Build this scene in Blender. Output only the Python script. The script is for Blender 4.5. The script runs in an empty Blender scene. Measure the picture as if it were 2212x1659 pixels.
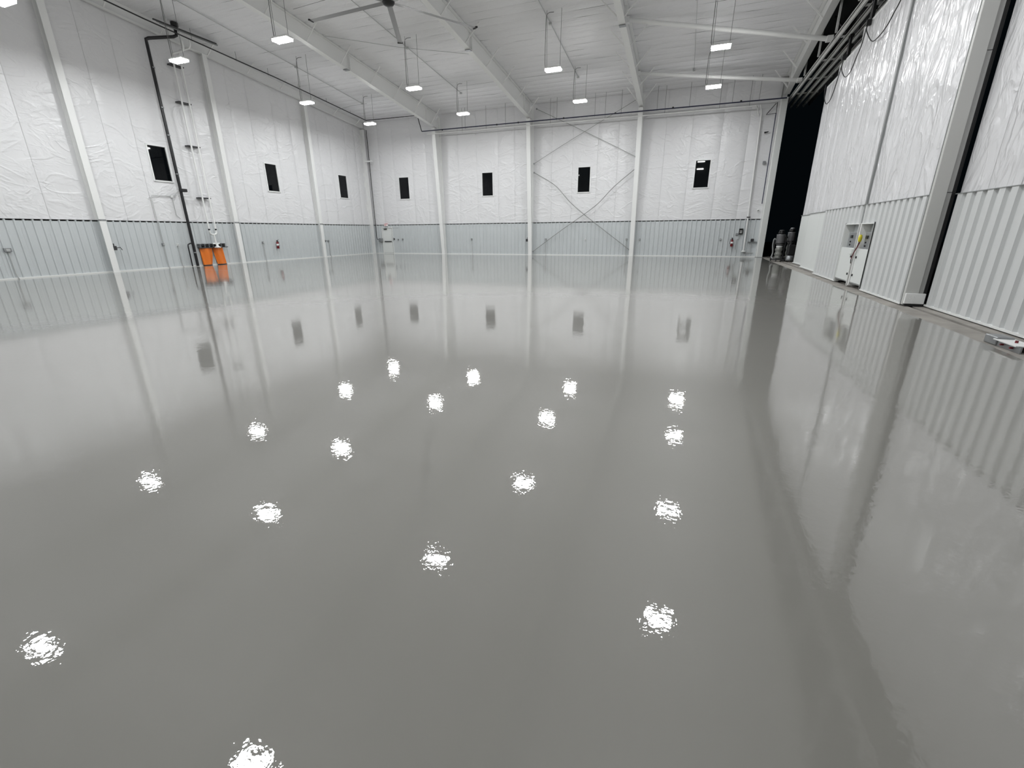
import bpy, math, random
from mathutils import Vector, Matrix, noise
PI = math.pi
C = bpy.context.scene.collection
random.seed(7)

# ------------------------------------------------------------------ camera
H = 1.75
def make_camera():
    cd = bpy.data.cameras.new('camera'); co = bpy.data.objects.new('camera', cd); C.objects.link(co)
    cd.sensor_width = 36.0; cd.sensor_fit = 'HORIZONTAL'
    cd.lens = 965.492 / 2212 * 36.0
    cd.clip_start = 0.05; cd.clip_end = 300
    a, b, c = math.radians(18.762), math.radians(-0.477), math.radians(20.819)
    fwd = Vector((-math.sin(c) * math.cos(a), math.cos(c) * math.cos(a), -math.sin(a)))
    right = Vector((math.cos(c), math.sin(c), 0))
    up = right.cross(fwd)
    r2 = right * math.cos(b) + up * math.sin(b)
    u2 = -right * math.sin(b) + up * math.cos(b)
    m = Matrix((r2, u2, -fwd)).transposed().to_4x4()
    m.translation = (0, 0, H)
    co.matrix_world = m
    bpy.context.scene.camera = co
make_camera()

# ------------------------------------------------------------------ world (night outside) and exposure
LAMP_WATTS = 175.0
cy = bpy.context.scene.cycles
cy.caustics_reflective = False; cy.caustics_refractive = False; cy.blur_glossy = 1.0; cy.max_bounces = 8
w = bpy.data.worlds.new('night'); bpy.context.scene.world = w; w.use_nodes = True
w.node_tree.nodes['Background'].inputs[0].default_value = (0.012, 0.02, 0.026, 1)
w.node_tree.nodes['Background'].inputs[1].default_value = 0.12
vs = bpy.context.scene.view_settings
vs.view_transform = 'Standard'; vs.look = 'None'; vs.gamma = 1.0; vs.use_curve_mapping = False
vs.exposure = -0.2

# ------------------------------------------------------------------ materials
def mat(name, col, rough=0.5, metal=0.0, spec=0.5, emit=None, estr=0.0, trans=0.0, bump=None, var=None, coat=0.0, alpha=1.0):
    m = bpy.data.materials.new(name); m.use_nodes = True
    nt = m.node_tree; b = nt.nodes['Principled BSDF']
    b.inputs['Base Color'].default_value = (*col, 1); b.inputs['Roughness'].default_value = rough
    b.inputs['Metallic'].default_value = metal; b.inputs['Specular IOR Level'].default_value = spec
    b.inputs['Transmission Weight'].default_value = trans; b.inputs['Coat Weight'].default_value = coat
    b.inputs['Coat Roughness'].default_value = 0.05
    b.inputs['Alpha'].default_value = alpha
    if emit:
        b.inputs['Emission Color'].default_value = (*emit, 1); b.inputs['Emission Strength'].default_value = estr
    tc = nt.nodes.new('ShaderNodeTexCoord')
    if var:      # (scale, dark factor)
        n = nt.nodes.new('ShaderNodeTexNoise'); n.inputs['Scale'].default_value = var[0]; n.inputs['Detail'].default_value = 4
        nt.links.new(tc.outputs['Object'], n.inputs['Vector'])
        mx = nt.nodes.new('ShaderNodeMix'); mx.data_type = 'RGBA'
        mx.inputs[6].default_value = (*[v * var[1] for v in col], 1); mx.inputs[7].default_value = (*col, 1)
        mr = nt.nodes.new('ShaderNodeMapRange'); mr.inputs[1].default_value = .35; mr.inputs[2].default_value = .65
        nt.links.new(n.outputs['Fac'], mr.inputs[0]); nt.links.new(mr.outputs[0], mx.inputs[0])
        nt.links.new(mx.outputs[2], b.inputs['Base Color'])
    if bump:     # list of (scale vec, detail, strength, distance, distortion)
        prev = None
        for sc, det, st, dist, di in bump:
            mp = nt.nodes.new('ShaderNodeMapping'); mp.inputs['Scale'].default_value = sc
            nt.links.new(tc.outputs['Object'], mp.inputs['Vector'])
            n = nt.nodes.new('ShaderNodeTexNoise'); n.inputs['Scale'].default_value = 1; n.inputs['Detail'].default_value = det
            n.inputs['Distortion'].default_value = di
            nt.links.new(mp.outputs[0], n.inputs['Vector'])
            bp = nt.nodes.new('ShaderNodeBump'); bp.inputs['Strength'].default_value = st; bp.inputs['Distance'].default_value = dist
            nt.links.new(n.outputs['Fac'], bp.inputs['Height'])
            if prev: nt.links.new(prev.outputs[0], bp.inputs['Normal'])
            prev = bp
        nt.links.new(prev.outputs[0], b.inputs['Normal'])
    return m

def creased_vinyl(name, col, rough, sx, sy, sz, amp, fine):
    """white scrim facing: broad sag plus sharp creases"""
    m = mat(name, col, rough)
    nt = m.node_tree; b = nt.nodes['Principled BSDF']; tc = nt.nodes['Texture Coordinate']
    def crease(scale, off, thin):
        mp = nt.nodes.new('ShaderNodeMapping'); mp.inputs['Scale'].default_value = scale; mp.inputs['Location'].default_value = (off, off * .7, off * .3)
        nt.links.new(tc.outputs['Object'], mp.inputs['Vector'])
        n = nt.nodes.new('ShaderNodeTexNoise'); n.inputs['Scale'].default_value = 1; n.inputs['Detail'].default_value = 3; n.inputs['Distortion'].default_value = .8
        nt.links.new(mp.outputs[0], n.inputs['Vector'])
        s = nt.nodes.new('ShaderNodeMath'); s.operation = 'SUBTRACT'; s.inputs[1].default_value = .5; nt.links.new(n.outputs['Fac'], s.inputs[0])
        a = nt.nodes.new('ShaderNodeMath'); a.operation = 'ABSOLUTE'; nt.links.new(s.outputs[0], a.inputs[0])
        r = nt.nodes.new('ShaderNodeMapRange'); r.inputs[1].default_value = 0; r.inputs[2].default_value = thin; r.inputs[3].default_value = 1; r.inputs[4].default_value = 0
        nt.links.new(a.outputs[0], r.inputs[0]); return r
    c1 = crease((sx, sy, sz), 3.1, .06); c2 = crease((sx * 2.3, sy * 2.3, sz * 2.6), 9.7, .08)
    b1 = nt.nodes.new('ShaderNodeBump'); b1.inputs['Strength'].default_value = 1.0; b1.inputs['Distance'].default_value = amp
    b2 = nt.nodes.new('ShaderNodeBump'); b2.inputs['Strength'].default_value = 1.0; b2.inputs['Distance'].default_value = fine
    nt.links.new(c1.outputs[0], b1.inputs['Height']); nt.links.new(c2.outputs[0], b2.inputs['Height'])
    nt.links.new(b1.outputs[0], b2.inputs['Normal']); nt.links.new(b2.outputs[0], b.inputs['Normal'])
    return m

M_VINYL = creased_vinyl('white_vinyl_facing', (.77, .77, .785), .34, .55, .55, .9, .012, .005)
M_VINYL_DOOR = creased_vinyl('white_vinyl_door_facing', (.75, .745, .765), .24, 1.6, 1.1, .45, .02, .008)
M_VINYL_ROOF = creased_vinyl('white_roof_liner', (.86, .86, .88), .42, .5, 2.4, 1, .010, .004)
M_STEEL = mat('white_painted_steel', (.84, .845, .84), .4)
M_PANEL = mat('white_ribbed_sheet', (.58, .61, .625), .38, var=(1.3, .97))
M_PANEL_D = mat('white_ribbed_door_sheet', (.66, .67, .675), .38)
M_SHEET = mat('white_flat_sheet', (.76, .78, .77), .35)
M_TRIM = mat('white_trim', (.80, .81, .80), .4)
M_GREYTRIM = mat('grey_trim', (.26, .27, .27), .5)
M_ENDSTILE = mat('shade_grey_end_stile', (.56, .56, .545), .45)  # white sheet greyed down to imitate the weak light on this end face
M_STILE = mat('light_grey_stile', (.42, .42, .41), .45)
M_DARK = mat('dark_steel', (.035, .035, .037), .5)
M_BLACK = mat('black_rubber', (.008, .008, .009), .5)
M_BLACKPIPE = mat('black_pipe', (.012, .012, .014), .35)
M_BLUEPIPE = mat('dark_blue_pipe', (.02, .022, .06), .4)
M_GALV = mat('galvanised_steel', (.34, .35, .36), .4, metal=.6, var=(5, .8))
M_ROD = mat('grey_brace_rod', (.27, .275, .27), .45)
M_WIRE = mat('grey_wire', (.16, .16, .16), .5)
M_CONDUIT = mat('grey_conduit', (.50, .51, .51), .4, metal=.15)
M_FANBLADE = mat('fan_blade_grey', (.33, .33, .34), .4)
M_WINFRAME = mat('white_window_frame', (.85, .86, .86), .4)
M_GLASS = mat('dark_window_glass', (.003, .004, .005), .02, spec=.22)
M_RED = mat('extinguisher_red', (.16, .004, .01), .3)
M_LABEL = mat('white_label', (.8, .8, .8), .5)
M_REDL = mat('red_lettering', (.75, .03, .04), .5)
M_YELLOW = mat('yellow_plastic', (.75, .66, .04), .45)
M_ORANGE = mat('orange_plastic', (.82, .20, .02), .22, spec=.6, bump=[((6, 6, 1.2), 3, .7, .05, .5)])
M_POCKET = mat('shade_painted_cladding', (.05, .052, .053), .6)  # grey darkened to paint in the shade inside the header pocket
M_BAG = mat('clear_grey_bag', (.22, .225, .21), .25, bump=[((9, 9, 6), 4, .8, .04, .6)])
M_DRUM = mat('brushed_drum', (.2, .2, .21), .4, metal=.4)
M_GROUND = mat('night_asphalt', (.02, .021, .022), .9)
M_CONC = mat('bare_concrete', (.33, .31, .285), .8, var=(2.2, .72), bump=[((14, 14, 14), 4, .4, .01, 0)])
M_LENS = mat('lit_led_lens', (.9, .9, .9), .4, emit=(1.0, .995, .98), estr=85.0)
M_EXITFACE = mat('exit_face', (.85, .8, .8), .5)
# glossy poured epoxy
M_FLOOR = mat('grey_epoxy', (.236, .229, .208), .45, spec=.3, var=(.22, .96), coat=1.0,
              bump=[((1.2, 1.2, 1.2), 3, 1, .0020, 0), ((8, 8, 8), 2, 1, .0006, 0), ((30, 30, 30), 2, 1, .00038, 0)])
_b = M_FLOOR.node_tree.nodes['Principled BSDF']
M_FLOOR.node_tree.links.new(_b.inputs['Normal'].links[0].from_socket, _b.inputs['Coat Normal'])
_b.inputs['Coat Roughness'].default_value = .012; _b.inputs['Coat IOR'].default_value = 1.85

# ------------------------------------------------------------------ helpers
class MB:
    def __init__(s): s.v = []; s.f = []; s.sm = []
    def add(s, vs, fs, smooth=False):
        n = len(s.v); s.v += [Vector(p) for p in vs]; s.f += [tuple(i + n for i in f) for f in fs]; s.sm += [smooth] * len(fs); return s
    def box(s, x0, x1, y0, y1, z0, z1):
        v = [(x, y, z) for z in (z0, z1) for y in (y0, y1) for x in (x0, x1)]
        return s.add(v, [(0, 2, 3, 1), (4, 5, 7, 6), (0, 1, 5, 4), (2, 6, 7, 3), (0, 4, 6, 2), (1, 3, 7, 5)])
    def bbox(s, x0, x1, y0, y1, z0, z1, c=.01):
        """box with chamfered edges"""
        X = (x0, x0 + c, x1 - c, x1); Y = (y0, y0 + c, y1 - c, y1); Z = (z0, z0 + c, z1 - c, z1)
        v = []; ix = {}
        def p(i, j, k):
            if (i, j, k) not in ix: ix[(i, j, k)] = len(v); v.append((X[i], Y[j], Z[k]))
            return ix[(i, j, k)]
        f = []
        for a, b in ((0, 0), (3, 1)):
            q = [p(a, 1, 1), p(a, 2, 1), p(a, 2, 2), p(a, 1, 2)]; f.append(q if b else q[::-1])
            q = [p(1, a, 1), p(2, a, 1), p(2, a, 2), p(1, a, 2)]; f.append(q[::-1] if b else q)
            q = [p(1, 1, a), p(2, 1, a), p(2, 2, a), p(1, 2, a)]; f.append(q if b else q[::-1])
        for i in (0, 3):
            for j in (0, 3):
                ii = 1 if i == 0 else 2; jj = 1 if j == 0 else 2
                f.append([p(i, jj, 1), p(ii, j, 1), p(ii, j, 2), p(i, jj, 2)])
                f.append([p(i, 1, jj), p(i, 2, jj), p(ii, 2, j), p(ii, 1, j)])
                f.append([p(1, i, jj), p(2, i, jj), p(2, ii, j), p(1, ii, j)])
                for k in (0, 3):
                    kk = 1 if k == 0 else 2
                    f.append([p(i, jj, kk), p(ii, j, kk), p(ii, jj, k)])
        return s.add(v, f)
    def beam(s, a, b, wd, ht, up=(0, 0, 1)):
        a = Vector(a); b = Vector(b); d = (b - a).normalized(); r = d.cross(Vector(up))
        if r.length < 1e-4: r = d.cross(Vector((1, 0, 0)))
        r.normalize(); u = r.cross(d)
        v = [p + r * (sx * wd / 2) + u * (sz * ht / 2) for p in (a, b) for sx, sz in ((-1, -1), (1, -1), (1, 1), (-1, 1))]
        return s.add(v, [(0, 1, 2, 3), (7, 6, 5, 4), (0, 4, 5, 1), (1, 5, 6, 2), (2, 6, 7, 3), (3, 7, 4, 0)])
    def tube(s, pts, r, n=8, cap=True):
        pts = [Vector(p) for p in pts]; rings = []; ref = None
        for i, p in enumerate(pts):
            d = ((pts[min(i + 1, len(pts) - 1)] - p).normalized() + (p - pts[max(i - 1, 0)]).normalized())
            if d.length < 1e-6: d = pts[min(i + 1, len(pts) - 1)] - p
            d.normalize()
            if ref is None: ref = d.orthogonal().normalized()
            ref = (ref - d * ref.dot(d)).normalized(); bn = d.cross(ref)
            rr = r[i] if isinstance(r, (list, tuple)) else r
            rings.append([p + (ref * math.cos(2 * PI * k / n) + bn * math.sin(2 * PI * k / n)) * rr for k in range(n)])
        vs = [q for rg in rings for q in rg]
        fs = [(i * n + k, i * n + (k + 1) % n, (i + 1) * n + (k + 1) % n, (i + 1) * n + k) for i in range(len(pts) - 1) for k in range(n)]
        s.add(vs, fs, True)
        if cap:
            s.add(rings[0], [tuple(range(n))[::-1]]); s.add(rings[-1], [tuple(range(n))])
        return s
    def cyl(s, a, b, r, n=16): return s.tube([a, b], r, n)
    def lathe(s, cx, cy, prof, n=20):
        vs = [(cx + r * math.cos(2 * PI * k / n), cy + r * math.sin(2 * PI * k / n), z) for r, z in prof for k in range(n)]
        fs = [(i * n + k, i * n + (k + 1) % n, (i + 1) * n + (k + 1) % n, (i + 1) * n + k) for i in range(len(prof) - 1) for k in range(n)]
        s.add(vs, fs, True)
        return s
    def mesh(s, name, material, org=(0, 0, 0)):
        o = Vector(org); me = bpy.data.meshes.new(name)
        me.from_pydata([tuple(p - o) for p in s.v], [], s.f); me.polygons.foreach_set('use_smooth', s.sm)
        me.materials.append(material); me.update(); return me
    def build(s, name, material, parent=None):
        org = Vector(parent['org']) if parent and 'org' in parent else Vector((0, 0, 0))
        ob = bpy.data.objects.new(name, s.mesh(name, material, org)); C.objects.link(ob)
        if parent: ob.parent = parent; ob['org'] = tuple(org)
        return ob

def tag(o, label, cat, group=None):
    o['label'] = label; o['category'] = cat
    if group: o['group'] = group
    return o
def thing(name, loc, label, cat, group=None):
    o = bpy.data.objects.new(name, None); C.objects.link(o); o.location = loc; o['org'] = tuple(loc)
    return tag(o, label, cat, group)
def struct(o): o['kind'] = 'structure'; return o
def sroot(name, loc=(0, 0, 0)):
    o = bpy.data.objects.new(name, None); C.objects.link(o); o.location = loc; o['org'] = tuple(loc); o['kind'] = 'structure'; return o
def inst(me, name, parent, loc, rz=0):
    o = bpy.data.objects.new(name, me); C.objects.link(o); o.parent = parent
    o.location = Vector(loc) - Vector(parent['org']); o.rotation_euler = (0, 0, rz); return o

XL, YB, XF = -27.1, 35.85, 4.62       # left wall face, back wall face, epoxy edge at the doors
YR, YS = 7.3, -9.0                    # ridge, wall behind the camera
def zc(y): return 10.65 + .1 * (35.54 - y) if y > YR else 13.474 - .1 * (YR - y)
HW = 2.46

# ------------------------------------------------------------------ floor
b = MB(); n = 240; y0, y1 = YS, YB + .05
edge = [XF - .0 - (.12 if y0 + (y1 - y0) * i / n < 10 else 0) * min(1, (10 - (y0 + (y1 - y0) * i / n)) / 4) + .035 * noise.noise(Vector((i * .45, 2, 0))) for i in range(n + 1)]
vs_ = []; fs_ = []
for i in range(n + 1):
    y = y0 + (y1 - y0) * i / n; e = edge[i] + (.09 if y > 33 else 0) * min(1, (y - 33) / 2 if y > 33 else 0)
    vs_ += [(XL - .05, y, 0), (e, y, 0), (e, y, -.01)]
for i in range(n): a = i * 3; fs_ += [(a, a + 1, a + 4, a + 3), (a + 1, a + 2, a + 5, a + 4)]
b.add(vs_, fs_); fl = struct(b.build('floor', M_FLOOR))
g = MB().add([(-60, -60, -.16), (80, -60, -.16), (80, 90, -.16), (-60, 90, -.16)], [(0, 1, 2, 3)]).build('ground_outside', M_GROUND); struct(g); g.name = 'floor_outside'
# bare concrete sill with recessed door tracks
TR = (5.10, 5.44, 5.76)
b = MB(); xs = [4.2]
for t in TR: xs += [t - .05, t + .05]
xs += [6.6]
for i in range(0, len(xs), 2): b.box(xs[i], xs[i + 1], YS, YB + 1.5, -.15, -.002 if i else -.0035)
b.box(4.2, 6.6, YS, YB + 1.5, -.16, -.12)
sill = struct(b.build('trim_1', M_CONC))
for t in TR:
    b = MB(); b.box(t - .012, t + .012, YS, YB + 1.5, -.12, -.06); b.build('track_rail', M_DARK, sill)
b = MB()
b.add([(XL, 17.3, .0012), (-11.6, 15.9, .0012), (-11.6, 15.915, .0012), (XL, 17.315, .0012)], [(0, 1, 2, 3)])
struct(b.build('trim_2', M_CONDUIT))

# ------------------------------------------------------------------ wall shells
def shell(name, plane, val, thick, us, ztop, holes, material):
    """grid wall in the y- or x-plane with window holes; us = boundaries"""
    b = MB(); U = sorted(set([us[0], us[1]] + [h[0] for h in holes] + [h[1] for h in holes] + ([YR] if plane == 'x' else [])))
    for i in range(len(U) - 1):
        ua, ub = U[i], U[i + 1]; hz = [h for h in holes if h[0] <= ua + 1e-6 and h[1] >= ub - 1e-6]
        segs = [(0, hz[0][2], 0), (hz[0][3], None, 0)] if hz else [(0, None, 0)]
        for za, zb, _ in segs:
            za2 = za; ta = zb if zb is not None else ztop(ua); tb = zb if zb is not None else ztop(ub)
            lo, hi = (val, val + thick) if thick > 0 else (val + thick, val)
            if plane == 'y': v = [(u, w_, z) for w_ in (lo, hi) for (u, z) in ((ua, za2), (ub, za2), (ub, tb), (ua, ta))]
            else: v = [(w_, u, z) for w_ in (lo, hi) for (u, z) in ((ua, za2), (ub, za2), (ub, tb), (ua, ta))]
            b.add(v, [(0, 1, 2, 3), (7, 6, 5, 4), (0, 4, 5, 1), (1, 5, 6, 2), (2, 6, 7, 3), (3, 7, 4, 0)])
    return struct(b.build(name, material))

WZ0, WZ1 = 4.54, 6.25
WB = [(-23.86, -22.90), (-16.04, -15.12), (-8.24, -7.33), (-.14, .80)]
WL = [(17.74, 18.68), (25.04, 25.98), (32.1, 33.06)]
hb = [(a, c, WZ0, WZ1) for a, c in WB]; hl = [(a, c, WZ0, WZ1) for a, c in WL]
wall_back = shell('wall_back', 'y', YB + .16, .06, (XL - .3, 4.75), lambda u: zc(YB) + .3, hb, M_STEEL)
wall_left = shell('wall_left', 'x', XL - .16, -.06, (YS, YB + .2), lambda u: zc(u) + .3, hl, M_STEEL)
wall_front = shell('wall_front', 'y', YS, -.06, (XL - .3, 6.6), lambda u: zc(YS) + .3, [], M_SHEET)
for o in (wall_back, wall_left, wall_front): o['org'] = (0, 0, 0)

def blanket_mesh(u0, u1, z0, ztop, hole=None, seed=0, girts=()):
    """pillowed vinyl blanket in local (u, depth, z); depth<0 bulges into the room"""
    U = [u0 + (u1 - u0) * i / 10 for i in range(11)]
    if hole: U = sorted(set(round(x, 4) for x in U if min(abs(x - hole[0]), abs(x - hole[1])) > .07) | {hole[0], hole[1]})
    T = [i / 44 for i in range(45)]
    b = MB(); vs = []; zt = [ztop(u) for u in U]
    zz = [z0 + (max(zt) - z0) * t for t in T]
    if hole:
        zz = sorted(set(round(z, 4) for z in zz if min(abs(z - hole[2]), abs(z - hole[3])) > .07) | {hole[2], hole[3]})
    for z in zz:
        for i, u in enumerate(U):
            zq = min(z, zt[i]); s = (u - u0) / (u1 - u0)
            seam = 1 - abs(2 * s - 1) ** 7
            gz = 1.0
            for g_ in girts: gz = min(gz, abs(zq - g_) / .22)
            d = .035 * seam * (.55 + .45 * min(1, gz))
            d += .016 * noise.noise(Vector((u * .9, zq * 1.3, seed * 7.3))) * seam + .008 * noise.noise(Vector((u * 2.6, zq * 2.2, seed * 3.1))) * seam
            if hole and hole[0] - .3 < u < hole[1] + .3 and hole[2] - .3 < zq < hole[3] + .3: d *= .5
            vs.append((u, -d, zq))
    nu = len(U); fs = []
    for j in range(len(zz) - 1):
        for i in range(nu - 1):
            if hole:
                cu = (U[i] + U[i + 1]) / 2; cz = (zz[j] + zz[j + 1]) / 2
                if hole[0] < cu < hole[1] and hole[2] < cz < hole[3]: continue
            fs.append((j * nu + i, j * nu + i + 1, (j + 1) * nu + i + 1, (j + 1) * nu + i))
    b.add(vs, fs, True); return b

def ribbed_mesh(wd, z0, z1, pitch, mt, rib=.045, depth=.034, tp=.45):
    """one ribbed sheet, width wd, profile along local x, ribs bulge to -y, short returns at top"""
    b = MB(); prof = [(0, 0)]; k = int(round(wd / pitch))
    for i in range(k):
        c = (i + .5) * pitch
        prof += [(c - rib, 0), (c - rib * tp, -depth), (c + rib * tp, -depth), (c + rib, 0)]
    prof.append((wd - .004, 0))
    n_ = len(prof); v = [(x, y, z) for z in (z0, z1) for x, y in prof]
    b.add(v, [(i, i + 1, n_ + i + 1, n_ + i) for i in range(n_ - 1)])
    b.add([(x, y, z1) for x, y in prof] + [(x, .05, z1) for x, y in prof], [(i, i + 1, n_ + i + 1, n_ + i) for i in range(n_ - 1)])
    return b.mesh('ribbed_sheet', mt)

FR = [-19.74, -11.87, -3.95, 3.97]      # frame lines
LC = [14.62, 21.9, 29.2]                # left wall columns
girts = (3.9, 6.6, 8.6)
# back wall blankets: strips between frame lines, window strip in each bay
bays = [(XL, FR[0]), (FR[0], FR[1]), (FR[1], FR[2]), (FR[2], 4.42)]
for k, (a, c) in enumerate(bays):
    wa, wb_ = WB[k]; cm = (wa + wb_) / 2; L = cm - .92; R = cm + .92
    cuts = [a, (a + L) / 2, L, R, (R + c) / 2, c]
    for i in range(5):
        hole = (wa, wb_, WZ0, WZ1) if i == 2 else None
        bb = blanket_mesh(cuts[i] + .004, cuts[i + 1] - .004, HW - .02, lambda u: zc(YB) + .1, hole, k * 5 + i, girts)
        bb.v = [Vector((p.x, YB + .045 + p.y, p.z)) for p in bb.v]
        bb.build('insulation_blanket', M_VINYL, wall_back)
# left wall
lb = [YS] + [YS + (LC[0] - YS) * i / 4 for i in range(1, 4)]
lbays = [(7.3, LC[0], None), (LC[0], LC[1], WL[0]), (LC[1], LC[2], WL[1]), (LC[2], YB, WL[2])]
seq = 0
for a, c, wn in lbays:
    if wn: cm = sum(wn) / 2; L = cm - .92; R = cm + .92; cuts = [a, (a + L) / 2, L, R, (R + c) / 2, c]
    else: cuts = [a + (c - a) * i / 4 for i in range(5)]
    for i in range(len(cuts) - 1):
        seq += 1; hole = (wn[0], wn[1], WZ0, WZ1) if (wn and i == 2) else None
        bb = blanket_mesh(cuts[i] + .004, cuts[i + 1] - .004, HW - .02, lambda u: zc(u) + .1, hole, 40 + seq, girts)
        bb.v = [Vector((XL - .045 - p.y, p.x, p.z)) for p in bb.v]
        bb.build('insulation_blanket', M_VINYL, wall_left)
for i in range(4):      # beyond the frame, towards the wall behind the camera
    a = YS + 4.028 * i; bb = blanket_mesh(a + .004, a + 4.02, HW - .02, lambda u: zc(u) + .1, None, 80 + i, girts)
    bb.v = [Vector((XL - .045 - p.y, p.x, p.z)) for p in bb.v]; bb.build('insulation_blanket', M_VINYL, wall_left)
# ribbed wainscot sheets
me = ribbed_mesh(.93, .02, HW, .31, M_PANEL)
DX0, DX1 = -26.05, -25.02               # man door in the back wall
me_top = ribbed_mesh(.93, 2.2, HW, .31, M_PANEL)
x = XL
while x < 4.2:
    inst(me if not (DX0 - .45 < x + .46 < DX1 + .45) else me_top, 'ribbed_sheet', wall_back, (x, YB, 0)); x += .93
for ua, ub in ((DX0 - 1.0, DX0), (DX1, DX1 + 1.0)): MB().box(ua, ub, YB + .012, YB + .05, .02, 2.25).build('flat_sheet', M_PANEL, wall_back)
y = YB - .93 * 0
k = 0
while y > YS:
    inst(me, 'ribbed_sheet', wall_left, (XL, y - .93, 0), PI / 2); y -= .93
# rib direction check: local -y must face the room (+x for left wall) -> rotation +90deg turns -y into +x
b = MB(); b.box(XL, 4.35, YB - .05, YB + .04, HW, HW + .012); b.box(XL, 4.35, YB + .0, YB + .04, HW - .055, HW); struct(b.build('trim_3', M_GREYTRIM))
b = MB(); b.box(XL - .04, XL + .05, YS, YB, HW, HW + .012); b.box(XL - .04, XL - .0, YS, YB, HW - .055, HW); struct(b.build('trim_4', M_GREYTRIM))
b = MB(); b.box(XL, 4.35, YB - .045, YB + .02, 0, .05); struct(b.build('baseboard_back', M_TRIM))
b = MB(); b.box(XL - .02, XL + .045, YS, YB, 0, .05); struct(b.build('baseboard_left', M_TRIM))

# windows
def window(idx, wall, a, c):
    """deep white frame with a dark night pane"""
    nm = 'window_%d' % idx
    b = MB()
    def bx(u0, u1, d0, d1, z0, z1):
        if wall == 'b': b.box(u0, u1, YB + d0, YB + d1, z0, z1)
        else: b.box(XL - d1, XL - d0, u0, u1, z0, z1)
    t = .05
    bx(a - t, a + .012, -.03, .22, WZ0 - t, WZ1 + t); bx(c - .012, c + t, -.03, .22, WZ0 - t, WZ1 + t)
    bx(a, c, -.03, .22, WZ0 - t, WZ0 + .012); bx(a, c, -.03, .22, WZ1 - .012, WZ1 + t)
    fr = struct(b.build(nm, M_WINFRAME)); fr['org'] = (0, 0, 0)
    b = MB(); bx(a + .012, c - .012, .03, .045, WZ0 + .012, WZ1 - .012); b.build('pane', M_GLASS, fr)
    b = MB()
    for u0, u1, z0, z1 in ((a + .012, a + .04, WZ0, WZ1), (c - .04, c - .012, WZ0, WZ1), (a, c, WZ0 + .012, WZ0 + .04), (a, c, WZ1 - .04, WZ1 - .012)): bx(u0, u1, .022, .05, z0, z1)
    b.build('sash', M_BLACK, fr)
for i, (a, c) in enumerate(WL): window(i + 1, 'l', a, c)
for i, (a, c) in enumerate(WB): window(i + 4, 'b', a, c)

# man door
b = MB(); t = .06
b.box(DX0 - t, DX0, YB - .05, YB + .12, 0, 2.2 + t); b.box(DX1, DX1 + t, YB - .05, YB + .12, 0, 2.2 + t); b.box(DX0, DX1, YB - .05, YB + .12, 2.2, 2.2 + t)
d = struct(b.build('door_1', M_TRIM)); d['org'] = (0, 0, 0)
lf = MB().bbox(DX0 + .01, DX1 - .01, YB + .0, YB + .05, .02, 2.19, .006).build('door_leaf', M_SHEET, d)
MB().bbox(DX0 + .18, DX1 - .1, YB - .075, YB - .035, 1.0, 1.08, .01).build('push_bar', M_DARK, lf)
MB().box(DX0 + .02, DX1 - .02, YB - .02, YB, .02, .07).build('door_sweep', M_GREYTRIM, lf)
MB().bbox(DX0 + .2, DX0 + .5, YB - .1, YB - .0, 2.06, 2.14, .012).build('door_closer', M_BLACK, lf)
b = MB(); b.box(DX1 - .01, DX1 + .012, YB - .054, YB - .04, .02, 2.2); b.build('door_gap', M_GREYTRIM, d)

# ------------------------------------------------------------------ roof liner
ceiling = sroot('ceiling')
def roof_strip(x0, x1, ya, yb, seed):
    b = MB(); nx, ny = 8, 6; v = []
    for j in range(ny + 1):
        for i in range(nx + 1):
            x = x0 + (x1 - x0) * i / nx; y = ya + (yb - ya) * j / ny; t = j / ny
            sag = .045 * (1 - (2 * t - 1) ** 4) + .014 * noise.noise(Vector((x * .8, y * 2.2, seed)))
            v.append((x, y, zc(y) + .02 - sag))
    b.add(v, [(j * (nx + 1) + i, (j + 1) * (nx + 1) + i, (j + 1) * (nx + 1) + i + 1, j * (nx + 1) + i + 1) for j in range(ny) for i in range(nx)], True)
    return b
rows = []; y = YB
while y > YR + .4: rows.append((max(YR, y - .625), y)); y -= .625
rows[-1] = (YR, rows[-1][1])
xb = [XL - .1, FR[0], FR[1], FR[2], 4.95]
for j, (ya, yb) in enumerate(rows):
    for i in range(4): roof_strip(xb[i], xb[i + 1], ya, yb, j * 4 + i).build('liner_strip', M_VINYL_ROOF, ceiling)
y = YR
j = 60
while y > YS:
    ya = max(YS, y - 2.82); roof_strip(xb[0], xb[4], ya, y, j).build('liner_strip', M_VINYL_ROOF, ceiling); y = ya if ya > YS + .01 else YS - 1; j += 1
b = MB(); b.add([(XL - .5, YB + .3, zc(YB) + .28), (6.7, YB + .3, zc(YB) + .28), (6.7, YR, zc(YR) + .3), (XL - .5, YR, zc(YR) + .3), (6.7, YS - .2, zc(YS) + .28), (XL - .5, YS - .2, zc(YS) + .28)], [(0, 1, 2, 3), (3, 2, 4, 5)])
b.build('roof_deck', M_POCKET, ceiling)

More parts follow.
